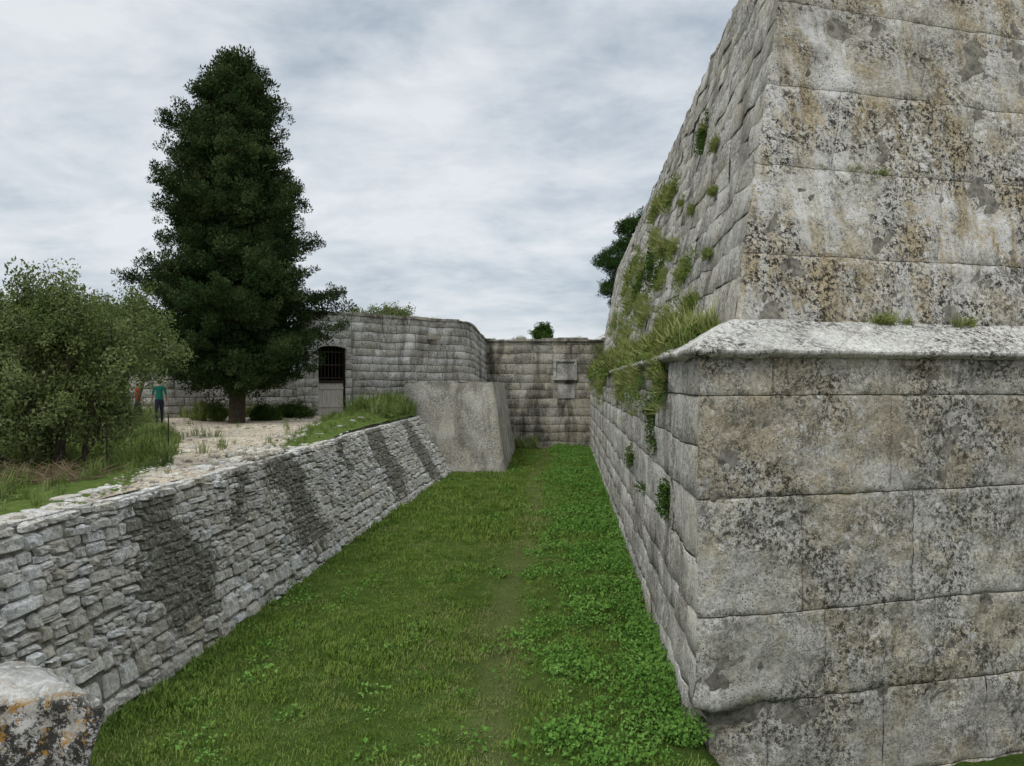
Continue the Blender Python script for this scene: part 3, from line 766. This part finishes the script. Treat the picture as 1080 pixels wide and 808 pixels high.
# ---- trees
def limb(vs,fs,a,b,ra,rb,n=6,bend=0):
    a=V(a);b=V(b);segs=4;k=len(vs);d=(b-a).normalized(); x=d.orthogonal().normalized(); y_=d.cross(x); off=V((U(-1,1),U(-1,1),0))*bend
    for s in range(segs+1):
        t=s/segs; c=a.lerp(b,t)+off*math.sin(t*math.pi); r=ra+(rb-ra)*t
        for i in range(n): an=6.283*i/n; vs.append(c+(x*math.cos(an)+y_*math.sin(an))*r)
    for s in range(segs):
        for i in range(n): fs.append((k+s*n+i,k+s*n+(i+1)%n,k+(s+1)*n+(i+1)%n,k+(s+1)*n+i))
TXc,TYc=-11.25,31.0
prof_h=[13.5,12.9,12.2,11.3,10.2,9.3,8.4,7.4,6.3,5.2,4.0,2.8,1.6,.6,.0]
prof_l=[.1,.8,1.7,2.6,3.2,3.8,3.6,4.1,3.8,4.1,4.1,4.0,3.5,2.9,1.6]
prof_r=[.1,.8,1.6,2.0,2.1,2.0,3.4,4.2,3.4,3.7,4.6,4.6,4.2,3.4,2.0]
def cr(h,az):
    l=float(np.interp(-h,[-v for v in prof_h],prof_l)); r=float(np.interp(-h,[-v for v in prof_h],prof_r))
    t=(math.cos(az)+1)/2
    return l*(1-t)+r*t
vs=[];fs=[];limb(vs,fs,(TXc,TYc,2.4),(TXc+.1,TYc,10),.34,.2,10,.1); limb(vs,fs,(TXc+.1,TYc,10),(TXc-.1,TYc,H+13.2),.2,.03,8,.05)
cps=[]
for i in range(370):
    h=.3+13.0*((i+R())/370)**1.1
    az=U(0,6.283); lob=.86+.22*nz(math.cos(az)*1.3,math.sin(az)*1.3,h*.55,1.3)*1.6
    Rr=cr(h,az)*U(.66,1.0)*lob
    if R()<.12: Rr*=1.15
    rise=U(.15,.5)*Rr; tip=V((TXc+math.cos(az)*Rr,TYc+math.sin(az)*Rr,H+h)); root=V((TXc,TYc,max(3.4,H+h-rise)))
    if i%2==0: limb(vs,fs,root,root.lerp(tip,.92),.05+.02*Rr/3,.012,5,.1)
    L=(tip-root).length; n=max(3,int(L/.23))
    for k in range(n):
        t=.3+.72*(k+R())/n; c=root.lerp(tip,t); sp=.28*(1.15-t)+.09
        cps.append((c.x+random.gauss(0,sp),c.y+random.gauss(0,sp),c.z+random.gauss(0,sp*.8),U(.6,1.15)*(1.22-.5*t),U(-.5,.5),U(-.5,.5),U(0,6.28)))
        if t>.6: cps.append((c.x+random.gauss(0,sp*1.3),c.y+random.gauss(0,sp*1.3),c.z+random.gauss(0,sp),U(.4,.75),U(-.5,.5),U(-.5,.5),U(0,6.28)))
for i in range(600):
    h=U(.2,12.0); az=U(0,6.28); r=cr(h,az)*.5*math.sqrt(R()); cps.append((TXc+math.cos(az)*r,TYc+math.sin(az)*r,H+h,U(.9,1.4),0,0,U(0,6)))
cyp=mesh_obj('cypress_tree',vs,fs,[M_bark],smooth=True)
scatter('cypress_foliage',cps,C_con,cyp)
def shrub(name,cx,cy,blobs,coll=C_bush,dens=1.0,sc_=1.0,base=2.5):
    vs=[];fs=[];pp=[]
    for (bx_,by,bz,rx,rz) in blobs:
        c=V((cx+bx_,cy+by,bz))
        limb(vs,fs,(cx+bx_*.4+U(-.2,.2),cy+U(-.2,.2),base),c,.05,.02,6,.15)
        nb=int(46*dens*rx*rx*rz)+8
        for i in range(max(10,nb//3)):
            d=V((random.gauss(0,1),random.gauss(0,1),random.gauss(.15,1))).normalized()
            ext=U(.6,1.16); tip=c+V((d.x*rx,d.y*rx,d.z*rz))*ext
            if tip.z<base+.15: tip.z=base+.15
            limb(vs,fs,c,tip,.016,.004,4,.08)
            n=5
            for k in range(n):
                t=.3+.7*(k+R())/n; q=c.lerp(tip,t); pp.append((q.x+random.gauss(0,.11),q.y+random.gauss(0,.11),q.z+random.gauss(0,.11),sc_*U(.55,1.1)*(1.3-.7*t),U(-1,1),U(-1,1),U(0,6.28)))
    o=mesh_obj(name,vs,fs,[M_bark],smooth=True); scatter(name+'_leaves',pp,coll,o); return o
shrub('wild_shrub',-8.25,13.6,[(-1.0,0,4.9,1.2,1.3),(.1,.2,5.0,1.1,1.2),(.95,.2,4.75,.95,.95),(-.2,-.3,3.7,1.3,1.1),(.72,.3,3.7,.85,.95),(-1.6,0,3.7,1.2,1.2),(.4,-.2,5.6,.5,.6),(-.6,.2,5.8,.5,.55)],dens=2.2,sc_=1.1)
shrub('wild_shrub',-11.0,20.5,[(0,0,5.5,1.3,1.2),(1.2,.3,5.4,1.0,.95),(-1.2,0,5.2,1.4,1.4),(-.3,-.3,4.3,1.1,.9),(.7,.4,6.2,.6,.6),(-.8,-.3,3.4,1.0,.9)],dens=1.8,sc_=1.35)
shrub('wild_shrub',-11.2,14.5,[(0,0,4.6,1.5,1.5),(1.0,-.4,4.2,1.2,1.4),(-1,0,4.4,1.3,1.5),(.5,-.6,3.2,1.2,1.0)],dens=1.6,sc_=1.2)
shrub('wild_shrub',-16.0,24.5,[(0,0,5.2,1.7,1.8),(1.0,.3,4.4,1.0,1.4),(-1.4,0,5,1.7,1.9),(-3,0,4.6,1.7,2)],dens=1.0,sc_=1.7)
for (x,y_,r) in [(-12.8,32.0,.6),(-10.6,32.6,.5),(-9.9,34.4,.7)]:
    shrub('low_shrub',x,y_,[(0,0,2.9,r,.5),(r*.8,0,2.8,r*.7,.4),(-r*.7,.1,2.8,r*.5,.3)],coll=C_tall if x<-12 else C_ivy,dens=4,sc_=1.3)
shrub('distant_tree_row',-27,42,[(-9,0,6,4,3),(-4,0,5.5,3.5,2.6),(1,0,5.5,3.2,2.6),(5,0,5.2,2.6,2.2),(9,-1,4.6,2.6,1.8)],dens=.28,sc_=3.4)
shrub('clipped_shrub',2.1,50.8,[(0,0,7.5,.75,.6),(0,.1,7.1,.7,.5)],coll=C_ivy,dens=5,sc_=2.2,base=6.9)
shrub('distant_tree',-9.2,56,[(0,0,9.2,1.4,.8),(1.2,0,8.9,1.0,.7),(-2,0,9,1.6,.9),(0,0,7.5,2,1.5)],dens=.7,sc_=2.2)
pv=[];pf=[];pp=[]
tr=V((9.6,56,2.5)); limb(pv,pf,tr,(9.4,56,13),.28,.12,8,.3)
for (x,y_,z,r,rz) in [(7.2,55,H+8.9,1.3,1.0),(9.0,55.5,H+11.3,1.3,.9),(7.3,55,H+6.9,1.0,.8),(10.6,56,H+10.2,2,1.3),(8.6,55,H+8.0,1.2,1.0),(10.5,56,H+12,1.6,1.0),(8.2,55.2,H+10,.8,.6),(8.0,55,H+5.8,.9,.7)]:
    limb(pv,pf,(9.5,56,z-1.2),(x,y_,z),.09,.03,6,.2)
    for i in range(int(85*r*r)):
        d=V((random.gauss(0,1),random.gauss(0,1),random.gauss(0,1))).normalized()*R()**.4
        pp.append((x+d.x*r,y_+d.y*r,z+d.z*rz,U(.6,1.05),U(-.5,.5),U(-.5,.5),U(0,6)))
pn=mesh_obj('pine_tree',pv,pf,[M_bark],smooth=True); scatter('pine_foliage',pp,C_pine,pn)
vs=[];fs=[]
for i in range(200):
    a=V((U(-8.9,-6.9),U(11.6,13.0),2.6+U(0,.12))); b=a+V((U(-.7,.7),U(-.4,.4),U(-.02,.3))); limb(vs,fs,a,b,.01,.003,4,.06)
m=NT('dry_twig'); M_tw=m.fin(m.ramp(m.noise(8),[(.3,(.12,.08,.05)),(.7,(.24,.18,.12))]))
mesh_obj('brushwood_pile',vs,fs,[M_tw])
vs=[];fs=[]
P=[(-10.5,11.5),(-8.6,12.6),(-7.05,13.2),(-7.7,17)]
for (x,y) in P: limb(vs,fs,(x,y,2.5),(x,y,3.5),.016,.014,6)
for h in (2.95,3.2,3.45):
    for a,b in zip(P,P[1:]): limb(vs,fs,(a[0],a[1],h),(b[0],b[1],h),.004,.004,4,.0)
mesh_obj('wire_fence',vs,fs,[M_iron])

# ---------------------------------------------------------------- people
def flat(name,c,r=.8):
    m=NT(name); return m.fin(m.mix(1,c,m.ramp(m.noise(25,2),[(.3,.8),(.7,1.15)]),'MULTIPLY'),rough=r)
M_skin=flat('skin',(.42,.24,.17),.6); M_hair=flat('hair',(.04,.025,.015)); M_tr=flat('trousers',(.03,.035,.05)); M_shoe=flat('shoes',(.05,.045,.04))
M_eye=flat('eye',(.02,.015,.01),.3)
def skinmesh(chains):
    nodes,edges=chains
    me=bpy.data.meshes.new('tmp'); me.from_pydata([n[0] for n in nodes],edges,[]); o=bpy.data.objects.new('tmp',me); sc.collection.objects.link(o)
    sk=o.modifiers.new('s','SKIN'); sk.use_smooth_shade=True
    for i,n in enumerate(nodes):
        v=me.skin_vertices[0].data[i]; v.radius=(n[1],n[2]); v.use_root=(i==0)
    ss=o.modifiers.new('u','SUBSURF'); ss.levels=2; ss.render_levels=2
    dg_=bpy.context.evaluated_depsgraph_get(); ev=o.evaluated_get(dg_); m2=bpy.data.meshes.new_from_object(ev)
    vs=[v.co.copy() for v in m2.vertices]; fs=[tuple(p.vertices) for p in m2.polygons]
    bpy.data.objects.remove(o); return vs,fs
def person(name,loc,yaw,M_top,scale=1.0):
    N=[((0,0,.96),.15,.11),((0,.0,1.12),.125,.095),((0,0,1.30),.15,.105),((0,-.005,1.42),.12,.085),((0,0,1.49),.052,.052),((0,.01,1.555),.056,.06),((0,.015,1.62),.078,.092),((0,.01,1.69),.066,.075)]
    E=[(i,i+1) for i in range(7)]
    hands=[]
    for sx in (-1,1):
        k=len(N); fw=.12*sx+.04
        N+=[((sx*.17,0,1.41),.062,.062),((sx*.235,-.02,1.14),.043,.043),((sx*.25,.10+fw*.3,.92),.028,.026),((sx*.25,.13+fw*.3,.85),.036,.018)]
        E+=[(3,k),(k,k+1),(k+1,k+2),(k+2,k+3)]; hands.append((sx,V((sx*.25,.13+fw*.3,.83))))
        k=len(N); st=.13*sx
        N+=[((sx*.085,0,.86),.088,.092),((sx*.095,st*.6+.02,.49),.06,.06),((sx*.10,st,.10),.04,.042),((sx*.10,st-.04,.045),.036,.03),((sx*.115,st+.14,.035),.038,.024)]
        E+=[(0,k),(k,k+1),(k+1,k+2),(k+2,k+3),(k+3,k+4)]
    vs,fs=skinmesh((N,E)); mi=[]
    for f in fs:
        c=sum((vs[i] for i in f),V())/len(f)
        if c.z<.085: t=3
        elif abs(c.x)>.2 and c.z<1.14: t=0
        elif c.z<.97: t=2
        elif c.z<1.485: t=1
        elif c.z>1.665 or (c.z>1.56 and c.y<-.0): t=4
        else: t=0
        mi.append(t)
    for sx,hp in hands:
        for j,(oy,ln) in enumerate([(-.027,.06),(-.009,.072),(.009,.078),(.027,.07),(.035,.05)]):
            th=j==4
            a=hp+V((0,oy,.0 if not th else .03)); b=a+V((-sx*.006,.006 if not th else .025,-ln*.5)); c=b+V((-sx*.016,.0,-ln*.5))
            v2,f2=skinmesh(([(tuple(a),.0095,.0095),(tuple(b),.009,.009),(tuple(c),.0075,.0075)],[(0,1),(1,2)])); k=len(vs)
            vs+=v2; fs+=[tuple(i+k for i in q) for q in f2]; mi+=[0]*len(f2)
    def ell(c,r,mt,n=8):
        k=len(vs)
        for j in range(n+1):
            for i in range(n):
                a=math.pi*j/n;b=2*math.pi*i/n; vs.append(V((c[0]+r[0]*math.sin(a)*math.cos(b),c[1]+r[1]*math.sin(a)*math.sin(b),c[2]+r[2]*math.cos(a))))
        for j in range(n):
            for i in range(n): fs.append((k+j*n+i,k+j*n+(i+1)%n,k+(j+1)*n+(i+1)%n,k+(j+1)*n+i)); mi.append(mt)
    ell((0,.112,1.60),(.013,.02,.024),0); ell((0,.10,1.565),(.024,.012,.008),1)
    for sx in (-1,1): ell((sx*.03,.098,1.632),(.012,.008,.007),5); ell((sx*.082,.01,1.61),(.012,.022,.032),0)
    o=mesh_obj(name,vs,fs,[M_skin,M_top,M_tr,M_shoe,M_hair,M_eye],midx=mi,smooth=True)
    o.location=loc; o.rotation_euler=(0,0,yaw); o.scale=(scale,)*3; return o
person('walking_person',(-13.25,28.5,tz(-13.25,28.5)),.5,flat('green_shirt',(.02,.14,.10)),1.0)
person('walking_person',(-14.45,29.3,tz(-14.45,29.3)),-.9,flat('red_shirt',(.30,.035,.03)),.95)

# ---------------------------------------------------------------- sky, sun, camera
w=bpy.data.worlds.new('World'); sc.world=w; w.use_nodes=True; t=w.node_tree; t.nodes.clear()
class WT(NT):
    def __init__(s): s.t=t; s.m=None
m=WT(); tc=m.n('ShaderNodeTexCoord').outputs['Generated']
sx=m.n('ShaderNodeSeparateXYZ'); m.l(tc,sx.inputs[0]); zc=m.math('MAXIMUM',sx.outputs[2],0.0)
den=m.math('ADD',zc,.22)
cx=m.n('ShaderNodeCombineXYZ'); m.l(m.math('DIVIDE',sx.outputs[0],den),cx.inputs[0]); m.l(m.math('DIVIDE',sx.outputs[1],den),cx.inputs[1]); cx.inputs[2].default_value=5.1
pv=cx.outputs[0]
n1=m.noise(1.6,5,.55,vec=pv,dist=.25); n2=m.noise(4.4,5,.62,vec=m.vscale(pv,(.85,1.1,1)),dist=.3)
nn=m.math('ADD',m.math('MULTIPLY',n1,.66),m.math('MULTIPLY',n2,.34))
cl=m.ramp(nn,[(.37,(.40,.475,.55)),(.43,(.52,.59,.66)),(.50,(.67,.72,.775)),(.60,(.84,.87,.90))])
low_=m.ramp(zc,[(0,1.0),(.16,.35),(.4,0.0)])
cl=m.mix(m.math('MULTIPLY',low_,.45),cl,(.80,.84,.88))
hzv=m.n('ShaderNodeMapRange'); m.l(zc,hzv.inputs[0]); hzv.inputs[1].default_value=.47; hzv.inputs[2].default_value=.82; hzv.inputs[3].default_value=1.0; hzv.inputs[4].default_value=3.1
sky=m.n('ShaderNodeTexSky',sky_type='NISHITA'); sky.sun_disc=False; sky.sun_elevation=math.radians(48); sky.sun_rotation=math.radians(215)
b1=m.n('ShaderNodeBackground'); m.l(sky.outputs[0],b1.inputs[0]); b1.inputs[1].default_value=.1
b2=m.n('ShaderNodeBackground'); m.l(cl,b2.inputs[0]); m.l(hzv.outputs[0],b2.inputs[1])
mx=m.n('ShaderNodeMixShader'); mx.inputs[0].default_value=.9; m.l(b1.outputs[0],mx.inputs[1]); m.l(b2.outputs[0],mx.inputs[2])
wo=m.n('ShaderNodeOutputWorld'); m.l(mx.outputs[0],wo.inputs[0])
sl=bpy.data.lights.new('sun','SUN'); sl.energy=1.5; sl.angle=math.radians(20); sl.color=(1,.965,.91)
so=bpy.data.objects.new('sun',sl); sc.collection.objects.link(so)
el=math.radians(48); az=math.radians(215)
dv=V((math.sin(az)*math.cos(el),math.cos(az)*math.cos(el),math.sin(el)))
so.rotation_euler=dv.to_track_quat('Z','Y').to_euler()
cam=bpy.data.cameras.new('camera'); cam.sensor_width=36; cam.lens=26.67; cam.clip_end=4000; cam.clip_start=.05
co=bpy.data.objects.new('camera',cam); sc.collection.objects.link(co); co.location=(0,0,H); co.rotation_euler=(math.radians(90),0,0); sc.camera=co
sc.view_settings.view_transform='Standard'; sc.view_settings.look='None'; sc.view_settings.exposure=0
